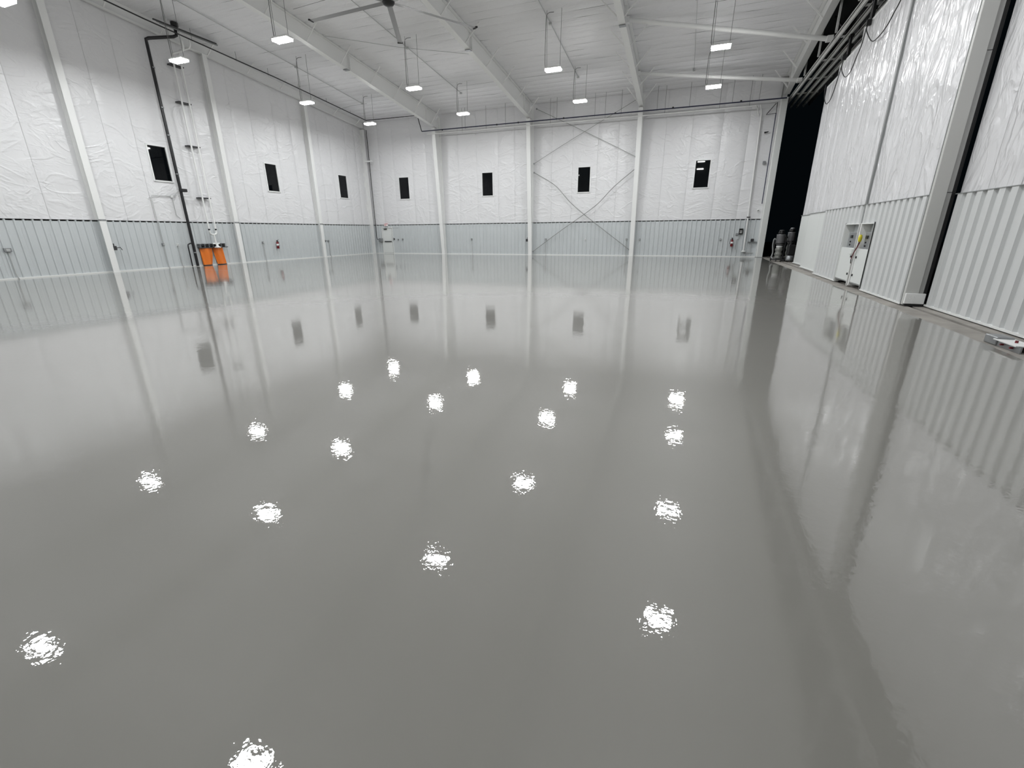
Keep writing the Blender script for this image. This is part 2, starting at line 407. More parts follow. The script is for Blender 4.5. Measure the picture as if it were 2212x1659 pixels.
# ------------------------------------------------------------------ steel frame
ordn = ['left end', 'second', 'third', 'right hand']
def column_back(x, k):
    lab = ['white tapered steel column nearest the exit door on the back wall', 'white steel column on the back wall left of the X braces',
           'white steel column on the back wall right of the X braces'][k]
    t = thing('steel_column', (x, YB - .2, 0), lab, 'column', 'steel columns along the back wall')
    zt = 9.55; yf0, yf1 = YB - .33, YB - .92
    def pt(z): return yf0 + (yf1 - yf0) * z / zt
    b = MB(); b.beam((x, pt(0), .0), (x, pt(zt), zt), .3, .022, up=(0, 1, 0)); b.build('inner_flange', M_STEEL, t)
    b = MB(); b.add([(x - .006, pt(0), 0), (x - .006, YB + .02, 0), (x - .006, YB + .02, 10.5), (x - .006, pt(zt), zt), (x + .006, pt(0), 0), (x + .006, YB + .02, 0), (x + .006, YB + .02, 10.5), (x + .006, pt(zt), zt)], [(0, 1, 2, 3), (7, 6, 5, 4), (0, 3, 7, 4), (0, 4, 5, 1), (1, 5, 6, 2), (2, 6, 7, 3)]); b.build('web', M_STEEL, t)
    MB().box(x - .15, x + .15, YB - .02, YB + .04, 0, 10.5).build('outer_flange', M_STEEL, t)
    MB().box(x - .18, x + .18, yf0 - .05, YB, 0, .02).build('base_plate', M_STEEL, t)
    b = MB(); b.box(x - .15, x + .15, YB - .9, YB, 9.5, 9.52); b.build('cap_stiffener', M_STEEL, t)
for k in range(3): column_back(FR[k], k)
labL = ['nearest white steel column on the left wall, left of the black drain pipe', 'white steel column on the left wall just right of the orange sheets', 'third white steel column on the left wall, right of the fire extinguisher', 'white steel corner column where left and back walls meet']
for k, y in enumerate(LC + [YB - .35]):
    t = thing('steel_column', (XL + .1, y, 0), labL[k], 'column', 'steel columns along the left wall')
    top = zc(y) - .6
    MB().box(XL + .285, XL + .307, y - .14, y + .14, 0, top).build('inner_flange', M_STEEL, t)
    MB().box(XL - .02, XL + .29, y - .006, y + .006, 0, top).build('web', M_STEEL, t)
    MB().box(XL - .035, XL - .01, y - .14, y + .14, 0, top).build('outer_flange', M_STEEL, t)
    MB().box(XL, XL + .32, y - .16, y + .16, 0, .018).build('base_plate', M_STEEL, t)
    if k < 3:
        b = MB(); b.box(XL + .3, XL + .32, y - .15, y + .15, HW - .03, HW + .04)
        for q in (-.08, .08): b.cyl((XL + .3, y + q, HW), (XL + .335, y + q, HW), .018, 8)
        b.build('girt_clip', M_GALV, t)
def zr(y):   # rafter soffit
    return 9.62 + (35.15 - y) * .118 if y > 20 else 9.62 + 15.15 * .118 + (20 - y) * .09
labR = ['white steel rafter nearest the left wall, meeting the column by the exit door', 'white steel rafter that crosses behind the ceiling fan blade',
        'white steel rafter right of centre carrying the two cross tubes', 'white steel rafter along the top of the hangar door opening']
def rafter(x, k):
    t = thing('roof_rafter', (x, YB - .9, 9.5), labR[k], 'beam', 'white steel roof rafters')
    ys = [YB - .45, 30, 25, 20, 14, YR]
    b = MB()
    for i in range(len(ys) - 1): b.beam((x, ys[i], zr(ys[i])), (x, ys[i + 1], zr(ys[i + 1])), .3, .024)
    b.beam((x, YR, zr(YR)), (x, YS, zr(YR) - 2.0), .3, .024)
    b.build('bottom_flange', M_STEEL, t)
    b = MB()
    P = [(y, zr(y), zc(y) - .01) for y in ys] + [(YS, zr(YR) - 2.0, zc(YS) - .01)]
    for i in range(len(P) - 1):
        (ya, za, ta), (yb, zb, tb) = P[i], P[i + 1]
        b.add([(x - .005, ya, za), (x - .005, yb, zb), (x - .005, yb, tb), (x - .005, ya, ta), (x + .005, ya, za), (x + .005, yb, zb), (x + .005, yb, tb), (x + .005, ya, ta)], [(0, 1, 2, 3), (7, 6, 5, 4)])
    b.build('web', M_STEEL, t)
    b = MB()
    for s in (-1, 1):
        for i in range(len(P) - 1): b.beam((x + s * .09, P[i][0], P[i][2] - .04), (x + s * .09, P[i + 1][0], P[i + 1][2] - .04), .15, .02)
    b.build('top_flange', M_STEEL, t)
    for y in (33.9, 25.4, 18.0):
        for s in (-1, 1): MB().box(x + s * .005 if s > 0 else x - .14, x + .14 if s > 0 else x - .005, y - .006, y + .006, zr(y), zc(y) - .03).build('web_stiffener', M_STEEL, t)
    for y in (25.2, 16.2):
        MB().box(x - .15, x + .15, y - .12, y + .12, zr(y) - .04, zr(y) - .012).build('splice_plate', M_GALV, t)
    for y in (34.5, 32.1, 29.62, 27.22, 24.6, 22.1, 19.6, 17.1, 14.6, 12.1):
        for s in (-1, 1):
            if k == 3 and s > 0: continue
            MB().beam((x + s * .12, y, zr(y) + .03), (x + s * .93, y, zc(y) - .06), .05, .05).build('flange_brace', M_STEEL, t)
for k, x in enumerate(FR[:3] + [4.62]): rafter(x, k)
# left end rafter
t = thing('eave_beam', (XL + .2, 20, 11), 'white sloping steel beam along the top of the left wall', 'beam')
def ze(y): return 10.17 + (35.4 - y) * .092
b = MB(); b.beam((XL + .2, YB, ze(YB)), (XL + .2, YR, ze(YR)), .25, .022); b.beam((XL + .2, YR, ze(YR)), (XL + .2, YS, ze(YR) - 2.6), .25, .022); b.build('bottom_flange', M_STEEL, t)
b = MB(); b.add([(XL + .09, YB, ze(YB)), (XL + .09, YR, ze(YR)), (XL + .09, YR, zc(YR)), (XL + .09, YB, zc(YB)), (XL + .09, YS, ze(YR) - 2.6), (XL + .09, YS, zc(YS))], [(0, 1, 2, 3), (1, 4, 5, 2)]); b.build('web', M_STEEL, t)
for y in (34.6, 32.1, 29.6, 27.1, 24.6, 22.1, 19.6, 17.1, 14.6): MB().beam((XL + .32, y, ze(y) + .03), (XL + .95, y, zc(y) - .06), .05, .05).build('flange_brace', M_STEEL, t)

# jamb column at the far end of the doors
t = thing('door_jamb_column', (4.55, YB - .4, 0), 'wide white jamb column between back wall and dark door opening', 'column')
b = MB(); b.bbox(4.40, 4.74, YB - .55, YB + .2, 0, 9.42, .006); b.build('shaft', M_SHEET, t)
MB().box(4.36, 4.405, YB - .5, YB + .1, 0, 9.42).build('edge_trim', M_TRIM, t)
MB().box(4.32, 4.8, YB - .6, YB - .3, 0, .016).build('base_plate', M_GALV, t)

# cross tubes
for k, (y, lab) in enumerate(((26.3, 'upper white round cross tube from rafter to door header'), (32.3, 'lower white round cross tube nearer the back wall'))):
    t = thing('cross_tube', (0, y, 10.5), lab, 'tube', 'round tubes bracing the door header')
    za = min(zc(y) - .22, 11.4)
    MB().cyl((-3.8, y, za), (4.62, y, 9.52), .095, 18).build('pipe', M_STEEL, t)
    MB().box(-3.95, -3.80, y - .12, y + .12, za - .12, za + .12).build('gusset', M_STEEL, t)
    MB().bbox(4.6, 4.84, y - .16, y + .16, 9.42, 9.6, .01).build('end_gusset', M_STEEL, t)

# ------------------------------------------------------------------ door header: rails, posts, dark pocket
t = thing('door_header', (5.4, 20, 9.5), 'white steel hangar door header with four parallel overhead rails', 'door header')
RX = (4.99, 5.36, 5.72, 6.08)
for k, x in enumerate(RX):
    b = MB(); wd = .22 if k == 0 else .15
    b.box(x - wd / 2, x + wd / 2, YS, YB + 2.5, 9.47, 9.495)
    b.box(x - wd / 2, x - wd / 2 + .02, YS, YB + 2.5, 9.47, 9.55); b.box(x + wd / 2 - .02, x + wd / 2, YS, YB + 2.5, 9.47, 9.55)
    b.box(x - .03, x + .03, YS, YB + 2.5, 9.40, 9.47)
    b.build('door_rail', M_STEEL, t)
y = 35.3
while y > YS:
    b = MB(); b.box(4.99, 6.25, y - .04, y + .04, 9.5, 9.56); b.build('rail_tie', M_STEEL, t)
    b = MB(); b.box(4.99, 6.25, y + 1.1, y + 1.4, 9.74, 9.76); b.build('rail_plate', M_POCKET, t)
    y -= 3.0
y = 32.3
while y > 8:
    MB().box(4.88, 4.96, y - .04, y + .04, 9.7, zc(y) - .1).build('post', M_STEEL, t)
    MB().beam((5.3, y + .1, 9.7), (5.3, y + 2.8, zc(y + 2.8) - .1), .06, .06).build('brace_rod', M_DARK, t)
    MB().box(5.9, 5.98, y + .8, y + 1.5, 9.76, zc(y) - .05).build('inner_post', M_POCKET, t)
    y -= 3.0
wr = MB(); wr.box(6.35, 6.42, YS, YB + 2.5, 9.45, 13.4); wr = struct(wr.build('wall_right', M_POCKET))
b = MB(); b.box(4.62, 6.42, YB + .25, YB + 2.5, 0, .01); 

# ------------------------------------------------------------------ sliding door leaves
def leaf(xf, ya, yb, ztop, label, ribbed=True, cab=None, thick=.33, stiles=(), pitch=.385, strips=.96):
    """door leaf with inner face at xf, from y=ya (near) to yb (far)"""
    t = thing('hangar_door_leaf', (xf + .15, (ya + yb) / 2, 0), label, 'hangar door', 'sliding hangar door leaves')
    t['org'] = tuple(t.location)
    b = MB()
    cz = []
    if cab: 
        c0, c1, ch = cab
        b.box(xf + .2, xf + thick, ya, c0, .05, ztop); b.box(xf + .2, xf + thick, c1, yb, .05, ztop); b.box(xf + .2, xf + thick, c0, c1, ch, ztop)
        b.box(xf + .29, xf + thick, c0, c1, .05, ch)
    else: b.box(xf + .1, xf + thick, ya, yb, .05, ztop)
    b.build('leaf_core', M_STILE if not cab else M_SHEET, t)
    n = max(1, int(round((yb - ya) / strips))); w_ = (yb - ya) / n
    for i in range(n):
        bb = blanket_mesh(ya + i * w_ + .004, ya + (i + 1) * w_ - .004, HW - .02, lambda u: ztop, None, int(ya * 3 + 200 + i), (4.4, 6.3))
        bb.v = [Vector((xf + .05 + p.y * .8, p.x, p.z)) for p in bb.v]; bb.f = [tuple(reversed(f)) for f in bb.f]
        bb.build('insulation_blanket', M_VINYL_DOOR, t)
    if ribbed:
        y = yb
        k = int((yb - ya) / (pitch * 2) + .999)
        segs = [(ya, yb, .06, HW)] if not cab else [(ya, c0, .06, HW), (c1, yb, .06, HW), (c0, c1, ch + .02, HW)]
        for sa, sb, z0, z1 in segs:
            kk = max(1, int(round((sb - sa) / (pitch * 2)))); wd = (sb - sa) / kk
            m_ = ribbed_mesh(wd, z0, z1, wd / 2, M_PANEL_D, rib=.125, depth=.055, tp=.78)
            for i in range(kk): inst(m_, 'ribbed_sheet', t, (xf + .035, sb - i * wd, 0), -PI / 2)
    else:
        k = max(1, int(round((yb - ya) / 1.9))); wd = (yb - ya) / k
        for i in range(k): MB().bbox(xf + .01, xf + .05, ya + i * wd + .006, ya + (i + 1) * wd - .006, .06, HW, .005).build('flat_sheet', M_SHEET, t)
    MB().box(xf - .03, xf + .08, ya, yb, HW, HW + .015).build('cap_flashing', M_GREYTRIM, t)
    if not cab: MB().box(xf - .03, xf + .1, ya, yb, .02, .06).build('bottom_flashing', M_TRIM, t)
    else:
        for sa, sb in ((ya, c0), (c1, yb)): MB().box(xf - .03, xf + .1, sa, sb, .02, .06).build('bottom_flashing', M_TRIM, t)
    MB().box(xf + .05, xf + thick, ya, yb, ztop, ztop + .12).build('top_channel', M_STEEL, t)
    for s in stiles: MB().box(xf - .03, xf + .06, s - .055, s + .055, cab[2] if cab else .06, ztop).build('seam_strip', M_STILE if not cab else M_GREYTRIM, t)
    y = ya + .8
    while y < yb:
        b = MB(); b.box(xf + .13, xf + .2, y - .12, y + .12, ztop + .1, 9.38)
        for q in (-.09, .09): b.cyl((xf + .1, y + q, 9.32), (xf + .25, y + q, 9.32), .06, 12)
        b.build('roller_hanger', M_BLACK, t); y += 2.6
    return t
CAB = (16.45, 19.1, 1.9)
L1 = leaf(4.97, 13.52, 22.3, 8.4, 'white hangar door leaf with the two control cabinets and a grey seam strip', cab=CAB, stiles=(17.62,))
leaf(5.22, 22.32, 26.15, 8.3, 'smooth narrow hangar door leaf just beyond the cabinet leaf', ribbed=False)
leaf(5.52, 26.17, 29.5, 8.3, 'farthest hangar door leaf beside the dark opening', ribbed=False)
LN = leaf(5.38, 5.2, 13.36, 8.4, 'nearest hangar door leaf at right edge of the photo, ribbed below', stiles=())
leaf(4.97, YS, 5.1, 8.4, 'ribbed hangar door leaf beyond the right edge of the frame, beside the nearest leaf', stiles=())
# end stile of leaf 1, facing the camera
b = MB(); b.bbox(4.955, 5.215, 13.40, 13.53, .03, 8.5, .006); b.build('end_stile', M_ENDSTILE, L1)
b = MB(); b.bbox(5.215, 5.315, 13.43, 13.53, .03, 8.5, .004); b.build('edge_channel', M_STILE, L1)
b = MB(); b.box(4.947, 4.956, 13.5, 13.53, .03, 8.4); b.build('edge_gasket', M_GREYTRIM, L1)
b = MB(); b.box(5.315, 5.375, 13.42, 13.52, .03, 8.5); b.build('dark_gap_strip', M_BLACK, L1)  # black strip standing in for the dark gap between the leaves
b = MB(); b.bbox(4.96, 5.34, 13.34, 13.42, .06, .30, .006)
for zz in (.12, .18, .24):
    for xx in (5.05, 5.12): b.cyl((xx, 13.345, zz), (xx, 13.325, zz), .008, 6)
b.build('foot_plate', M_STEEL, L1)
b = MB(); b.box(4.98, 5.33, 13.35, 13.5, -.002, .06); b.build('foot_shoe', M_BLACK, L1)
for zz in (2.5, 5.15, 7.6):
    MB().box(5.21, 5.32, 13.424, 13.432, zz, zz + .012).build('channel_joint', M_DARK, L1)

# cabinets recess
b = MB()
c0, c1, ch = CAB
b.box(4.93, 5.2, c0 - .02, c0 + .02, .05, ch + .02); b.box(4.93, 5.2, c1 - .02, c1 + .02, .05, ch + .02); b.box(4.93, 5.2, c0, c1, ch, ch + .03)
b.build('recess_trim', M_TRIM, L1)
MB().box(4.925, 4.95, c0 - .035, c0 - .015, .05, ch + .05).build('recess_gasket', M_DARK, L1)
MB().box(4.925, 4.95, c1 + .015, c1 + .03, .05, ch + .05).build('recess_gasket', M_GREYTRIM, L1)
ym = 17.62
b = MB(); b.box(4.93, 5.2, ym - .13, ym + .13, .05, ch); b.build('centre_post', M_STEEL, L1)
MB().box(4.915, 4.932, ym - .05, ym + .05, .02, ch + .02).build('post_strip', M_STILE, L1)
for a, c in ((c0 + .03, ym - .15), (ym + .15, c1 - .03)):
    p = MB().bbox(4.95, 5.0, a, c, .16, 1.18, .006).build('cabinet_door', M_SHEET, L1)
    MB().box(4.94, 4.955, a - .01, c + .01, .135, .155).build('door_gap', M_GREYTRIM, p)
    hy = c - .1 if a < ym - .5 else a + .1
    for zz in (.38, .92): MB().cyl((4.95, hy, zz), (4.925, hy, zz), .035, 12).build('latch', M_BLACK, p)
    near_ = a < ym - .5
    q0, q1 = (16.56, 17.14) if near_ else (18.0, 18.72)
    bx = MB().bbox(4.99, 5.19, q0, q1, 1.13, 1.66, .01).build('control_box', M_GALV, L1)
    qa = q0 + .3
    MB().bbox(4.965, 4.99, qa, qa + .17, 1.48, 1.57, .004).build('selector', M_BLACK, bx)
    for zz in (1.37, 1.27): MB().cyl((4.99, qa + .12, zz), (4.965, qa + .12, zz), .025, 10).build('button', M_BLACK, bx)
    MB().box(5.19, 5.21, a, c, 1.15, ch).build('recess_back', M_PANEL, L1)
MB().box(4.985, 5.1, c0 + .03, c0 + .1, 1.14, 1.6).build('conduit_body', M_DARK, L1)
MB().bbox(4.98, 5.1, ym + .2, ym + .36, 1.14, 1.68, .03).build('cable_bundle', M_DARK, L1)
MB().bbox(4.88, 4.95, ym + .1, ym + .4, 1.0, 1.16, .01).build('junction_box', M_SHEET, L1)

t = thing('yellow_plug_connector', (4.9, 17.3, 1.5), 'yellow plug on a thin red and black cable hanging between the control cabinets', 'plug')
b = MB(); b.lathe(4.9, 17.25, [(0, 1.38), (.035, 1.38), (.05, 1.44), (.055, 1.5), (.04, 1.58), (0, 1.6)], 12); b.build('plug_body', M_YELLOW, t)
for q, mm in ((0, M_BLACK), (.06, M_RED)):
    MB().tube([(4.9, 17.25 - q, 1.37), (4.89, 17.36 - q * .8, 1.2), (4.88, 17.5 - q * .5, 1.05), (4.88, 17.6, .85), (4.9, 17.62, .72)], .011, 6).build('cable', mm, t)

# festoon cable
t = thing('festoon_cable', (4.9, 21, 8.3), 'black festoon cable looping along the top of the door leaf', 'cable')
def loop(pts):
    out = []
    P = [Vector(p) for p in pts]; P = [2 * P[0] - P[1]] + P + [2 * P[-1] - P[-2]]
    for i in range(1, len(P) - 2):
        for k in range(6):
            u = k / 6; a0, a1, a2, a3 = P[i - 1:i + 3]
            out.append(.5 * ((2 * a1) + (a2 - a0) * u + (2 * a0 - 5 * a1 + 4 * a2 - a3) * u * u + (3 * a1 - a0 - 3 * a2 + a3) * u ** 3))
    return out + [P[-2]]
for pts in ([(21.46, 8.32), (21.39, 8.14), (20.52, 7.58), (19.83, 7.49), (19.21, 7.57), (18.76, 7.77), (18.46, 7.91), (17.6, 8.5)],
            [(21.5, 8.3), (21.68, 7.84), (22.07, 7.56), (22.47, 7.26), (23.15, 7.26), (23.93, 7.73), (24.0, 8.0)],
            [(24.0, 8.1), (24.4, 7.45), (24.9, 6.95), (25.6, 6.9), (26.2, 7.3), (26.4, 7.8)]):
    MB().tube(loop([(4.9 if a < 24 else 4.92, a, z) for a, z in pts]), .016, 6).build('cable_loop', M_BLACK, t)
for y, z in ((21.46, 8.36), (24.0, 8.1), (17.6, 8.52)):
    b = MB(); b.box(4.86, 5.0, y - .05, y + .05, z - .05, z + .12); b.build('cable_trolley', M_BLACK, t)

# track stop at the near right
t = thing('door_track_stop', (4.8, 9.2, 0), 'bolted grey steel track stop on the concrete sill beside nearest door leaf', 'track stop')
MB().bbox(4.68, 4.9, 9.1, 9.42, 0, .13, .01).build('stop_block', M_GALV, t)
MB().box(4.66, 4.92, 8.6, 9.15, .09, .105).build('stop_plate', M_STEEL, t)
b = MB(); b.box(4.7, 4.72, 8.55, 9.1, 0, .1); b.box(4.86, 4.88, 8.55, 9.1, 0, .1); b.build('side_plate', M_GALV, t)
for yy in (8.72, 8.95): MB().cyl((4.66, yy, .05), (4.92, yy, .05), .014, 10).build('bolt', M_RED, t)
MB().cyl((4.79, 8.85, .1), (4.79, 8.85, .14), .02, 10).build('bolt', M_RED, t)

# ------------------------------------------------------------------ high bay lights
LAMP = []
LROWS = [30.7, 24.7, 17.1, 11.2, 4.2]
LX = {0: [-22.5, -15.0, -7.1, .35], 1: [-22.5, -15.0, -7.1, .40], 2: [-22.55, -16.4, -5.95, .38], 3: [-22.5, -15.2, -7.2, .35], 4: [-22.5, -15.8, -7.75, .35]}
rown = {0: 'farthest', 1: 'second farthest', 2: 'third', 3: 'near'}
lablight = {(0, 0): 'lit high bay light in the back left corner of the hall', (0, 1): 'lit high bay light in back row above the column by the exit door',
    (0, 2): 'lit high bay light in back row above the X braces', (0, 3): 'lit high bay light in back row beneath the lower cross tube',
    (1, 0): 'lit high bay light along left wall, between orange sheets and corner', (1, 1): 'lit high bay light in front of the leftmost rafter, farther of two',
    (1, 2): 'lit high bay light in the centre on a curved cord, nearer of two', (1, 3): 'lit high bay light beneath the upper cross tube, at right',
    (2, 0): 'lit high bay light in front of the white vent pipes by left wall', (2, 1): 'lit high bay light hanging under the leftmost rafter, nearer of two',
    (3, 0): 'lit high bay light cut off by the top left corner of photo',
    (2, 2): 'high bay light above the frame, reflected in floor at centre', (2, 3): 'high bay light above the frame, reflected right of centre in the floor',
    (3, 1): 'high bay light above the frame, reflected left of centre in the floor', (3, 2): 'high bay light above the frame, its glittering reflection in the middle foreground',
    (3, 3): 'high bay light above the frame, its reflection low in the right foreground', (4, 0): 'high bay light outside the frame beyond the near left wall',
    (4, 1): 'high bay light above the frame, reflected near left edge of the foreground', (4, 2): 'high bay light above the frame, reflected at the bottom edge of floor',
    (4, 3): 'high bay light outside the frame, reflected as a speck in the rightmost back window'}
for r, y in enumerate(LROWS):
    for c_, x in enumerate(LX.get(r, LX[3])):
        z = 9.25
        t = thing('high_bay_light', (x, y, z), lablight.get((r, c_), 'high bay light hanging above the frame, seen only as a floor reflection'), 'ceiling light', 'high bay lights')
        b = MB(); b.bbox(x - .40, x + .40, y - .2, y + .2, z + .03, z + .09, .01)
        for q in range(-7, 8): b.box(x + q * .05 - .008, x + q * .05 + .008, y - .17, y + .17, z + .09, z + .115)
        b.build('housing', M_STEEL, t)
        b = MB()
        for s in (-1, 1): b.box(x - .38, x + .38, y + s * .1 - .075, y + s * .1 + .075, z - .045, z + .03)
        b.build('led_lens', M_LENS, t)
        if not LAMP:
            LAMP.append(bpy.data.lights.new('led_panel', 'AREA')); LAMP[0].shape = 'RECTANGLE'; LAMP[0].size = .76; LAMP[0].size_y = .35
            LAMP[0].energy = LAMP_WATTS; LAMP[0].color = (.965, .995, 1.0); LAMP[0].spread = math.radians(180)
        lo = bpy.data.objects.new('led_panel', LAMP[0]); C.objects.link(lo); lo.parent = t; lo.location = (0, 0, -.054)
        for s in (-1, 1): MB().tube([(x + s * .33, y, z + .1), (x + s * .36, y, zc(y) - .05)], .009, 5).build('hanging_wire', M_WIRE, t)
        ty = zc(y) - .12
        MB().tube(loop([(x - .34, y, z + .1), (x - .42, y, z + .25), (x - .42, y, z + (ty - z) * .5), (x - .4, y + .02, ty - .25), (x - .3, y + .04, ty - .03), (x - .05, y + .1, ty)]), .014, 6).build('power_cord', M_WIRE, t)

# ------------------------------------------------------------------ conduits along the ceiling
for k, (x, ye, lab) in enumerate(((-23.9, 31.9, 'thin grey ceiling conduit nearest the left wall'), (-15.85, 32.2, 'thin grey ceiling conduit passing above the fan blades'), (-7.58, 32.0, 'thin grey ceiling conduit in the centre bay, feeding two lights'), (-.8, 33, 'thin grey ceiling conduit in the bay beside the hangar doors'))):
    t = thing('ceiling_conduit', (x, 20, zc(20)), lab, 'conduit', 'conduits running down the roof slope')
    b = MB(); b.tube([(x, ye, zc(ye) - .09), (x, YR + .2, zc(YR + .2) - .09)], .02 if k < 3 else .01, 7); b.build('conduit_run', M_CONDUIT, t)
    for y in (ye, 25.7, 18.5): MB().bbox(x - .07, x + .07, y - .06, y + .06, zc(y) - .16, zc(y) - .06, .01).build('junction_box', M_CONDUIT, t)
t = tag(MB().tube([(-23.5, 31.9, 10.88), (-24.9, 31.9, 10.86), (-26.4, 32.2, 10.8)], .015, 6).build('conduit_branch', M_CONDUIT), 'short dark conduit branch above the light in back left corner', 'conduit')

# ------------------------------------------------------------------ ceiling fan
FC = Vector((-11.93, 18.2, 10.28))
t = thing('ceiling_fan', FC, 'large six bladed grey ceiling fan with black hub and blade tips', 'ceiling fan')
b = MB(); b.lathe(FC.x, FC.y, [(0, 10.14), (.12, 10.14), (.19, 10.17), (.235, 10.24), (.24, 10.36), (.2, 10.44), (.1, 10.5), (0, 10.5)], 28); hub = b.build('motor_hub', M_BLACK, t)
b = MB(); b.lathe(FC.x, FC.y, [(0, 10.128), (.1, 10.128), (.12, 10.15)], 20); b.build('hub_cap', M_DARK, hub)
MB().cyl((FC.x, FC.y, 10.45), (FC.x, FC.y, zr(18.2)), .05, 12).build('down_rod', M_STEEL, t)
for k in range(6):
    an = math.radians(57.6 + 60 * k); d_ = Vector((math.cos(an), math.sin(an), 0)); nn = Vector((-d_.y, d_.x, 0))
    a_ = FC + d_ * .2; e_ = FC + d_ * 3.95
    v = []
    for q in range(9):
        p = a_.lerp(e_, q / 8) + Vector((0, 0, -.02 + .0 * q))
        for s_, h_ in ((-.11, -.012), (-.05, .018), (.04, .026), (.11, .012), (.03, .0), (-.04, -.004)): v.append(p + nn * s_ + Vector((0, 0, h_)))
    f = [(q * 6 + i, q * 6 + (i + 1) % 6, (q + 1) * 6 + (i + 1) % 6, (q + 1) * 6 + i) for q in range(8) for i in range(6)]
    f += [(5, 4, 3, 2, 1, 0), tuple(range(48, 54))]
    bl = MB().add(v, f).build('blade', M_FANBLADE, t)
    MB().beam(e_ + Vector((0, 0, -.02)), e_ + d_ * .09 + Vector((0, 0, .0)), .24, .06).build('blade_tip', M_BLACK, bl)
for (sx, sy) in ((-6.9, 2.4), (6.9, 2.2)):
    MB().tube([(FC.x, FC.y, 10.9), (FC.x + sx, FC.y + sy, zc(FC.y + sy) - .25)], .008, 5).build('guy_wire', M_WIRE, t)
MB().tube([(-18.8, 22.8, zc(22.8) - .1), (-13.1, 27.6, zc(27.6) - .12)], .01, 5)
tag(MB().tube([(-19.4, 23.3, zc(23.3) - .1), (-16.3, 25.5, zc(25.5) - .1), (-12.2, 27.7, zc(27.7) - .1)], .012, 5).build('ceiling_cable', M_CONDUIT), 'thin grey cable strung diagonally across the roof liner beyond the fan', 'cable')

# ------------------------------------------------------------------ pipes
t = thing('sprinkler_pipe', (-21, 34.9, 9.4), 'thin dark blue black gas pipe across back wall and along left wall', 'pipe')
MB().tube([(-25.9, 10.5, 12.35), (-25.9, 18.25, 11.70), (-25.9, 26.1, 11.24), (-25.9, 34.85, 10.54)], .033, 8).build('pipe_run', M_BLACKPIPE, t)
MB().tube([(-25.9, 34.85, 10.54), (-21.05, 34.88, 10.50), (-21.05, 34.9, 10.46), (-20.75, 34.9, 9.38), (-20.7, 34.9, 9.36)], .033, 8).build('pipe_run', M_BLACKPIPE, t)
MB().tube([(-20.7, 34.88, 9.36), (4.6, 34.88, 9.28)], .036, 8).build('pipe_run', M_BLUEPIPE, t)
for x in (-18.9, -14.3, -12.6, -9.2, -5.6, -1.9, 2.1): MB().lathe(x, 34.88, [(0, 9.28), (.055, 9.29), (.055, 9.38), (0, 9.39)], 10).build('coupling', M_BLACKPIPE, t)
for y in (14.2, 20.4, 24.4, 31.0): MB().cyl((-25.9, y - .05, 0), (-25.9, y + .05, 0), .055, 10) 
for y in (20.6, 23.2, 25.4, 27.8, 30.4, 33):
    zz = 11.70 + (18.25 - y) * .07; MB().tube([(-25.9, y, zz), (-25.9, y, zc(y) - .05)], .010, 5).build('hanger_rod', M_WIRE, t)
for x in (-16.9, -13.6, -9.7, -7.0, -5.2, -2.9, -.9, 1.6, 3.1): 
    MB().tube([(x, 34.88, 9.25), (x, 34.88, zc(34.88) - .05)], .011, 5).build('hanger_rod', M_WIRE, t)
t = thing('white_branch_pipe', (-8, 35.0, 9.1), 'white pipe running just below the dark pipe across the back wall', 'pipe')
MB().tube([(-20.3, 34.95, 9.14), (3.0, 34.95, 9.02)], .035, 8).build('pipe_run', M_STEEL, t)
for x in (-17.2, -15.2, -10.2, -6.3, -2.4, .9, 2.6): MB().tube([(x, 34.95, 9.05), (x, 34.95, zc(34.95) - .05)], .010, 5).build('hanger_rod', M_WIRE, t)
MB().tube([(3.0, 34.95, 9.02), (3.12, 35.3, 8.98), (3.25, 35.5, 8.6)], .035, 8).build('elbow', M_STEEL, t)

t = thing('white_drain_pipe', (3.4, 35.6, 5), 'white downspout pipe dropping to a flange near the hangar door jamb', 'pipe')
MB().tube([(3.3, 35.55, 9.2), (3.42, 35.66, 8.7), (3.55, 35.68, 2.5), (3.58, 35.68, .42)], .05, 10).build('pipe_run', M_STEEL, t)
MB().lathe(3.58, 35.68, [(0, .33), (.14, .33), (.14, .37), (.07, .42), (0, .42)], 14).build('flange', M_TRIM, t)
MB().bbox(3.47, 3.69, 35.6, 35.75, 2.55, 2.61, .01).build('strap', M_DARK, t)

t = thing('black_drain_pipe', (XL + .5, 18.9, 0), 'thick black drain pipe dropping down the left wall', 'pipe')
px = XL + .32
MB().tube([(-26.15, 19.97, zc(19.97) - .02), (-26.15, 19.97, 11.75), (-26.15, 19.97, 11.6), (-26.25, 19.85, 11.52), (px + .1, 18.85, 11.2), (px, 18.76, 11.14), (px, 18.76, 10.9), (px, 18.78, 4.2), (px, 18.8, .02)], .075, 12).build('pipe_run', M_BLACKPIPE, t)
MB().cyl((-26.15, 19.97, zc(19.97) - .22), (-26.15, 19.97, zc(19.97) - .05), .17, 14).build('roof_collar', M_BLACK, t)
for z in (9.9, 8.1, 6.8, 4.9, .75): MB().cyl((px, 18.79, z), (px, 18.79, z + .05), .09, 12).build('strap', M_GALV, t)
MB().bbox(px - .08, px + .18, 18.72, 19.05, 4.02, 4.18, .02).build('cleanout', M_BLACK, t)
MB().tube([(px, 18.8, 1.3), (px, 18.62, 1.28), (px, 18.5, 1.22), (px, 18.48, 1.1), (px, 18.48, .02)], .035, 8).build('side_branch', M_BLACKPIPE, t)

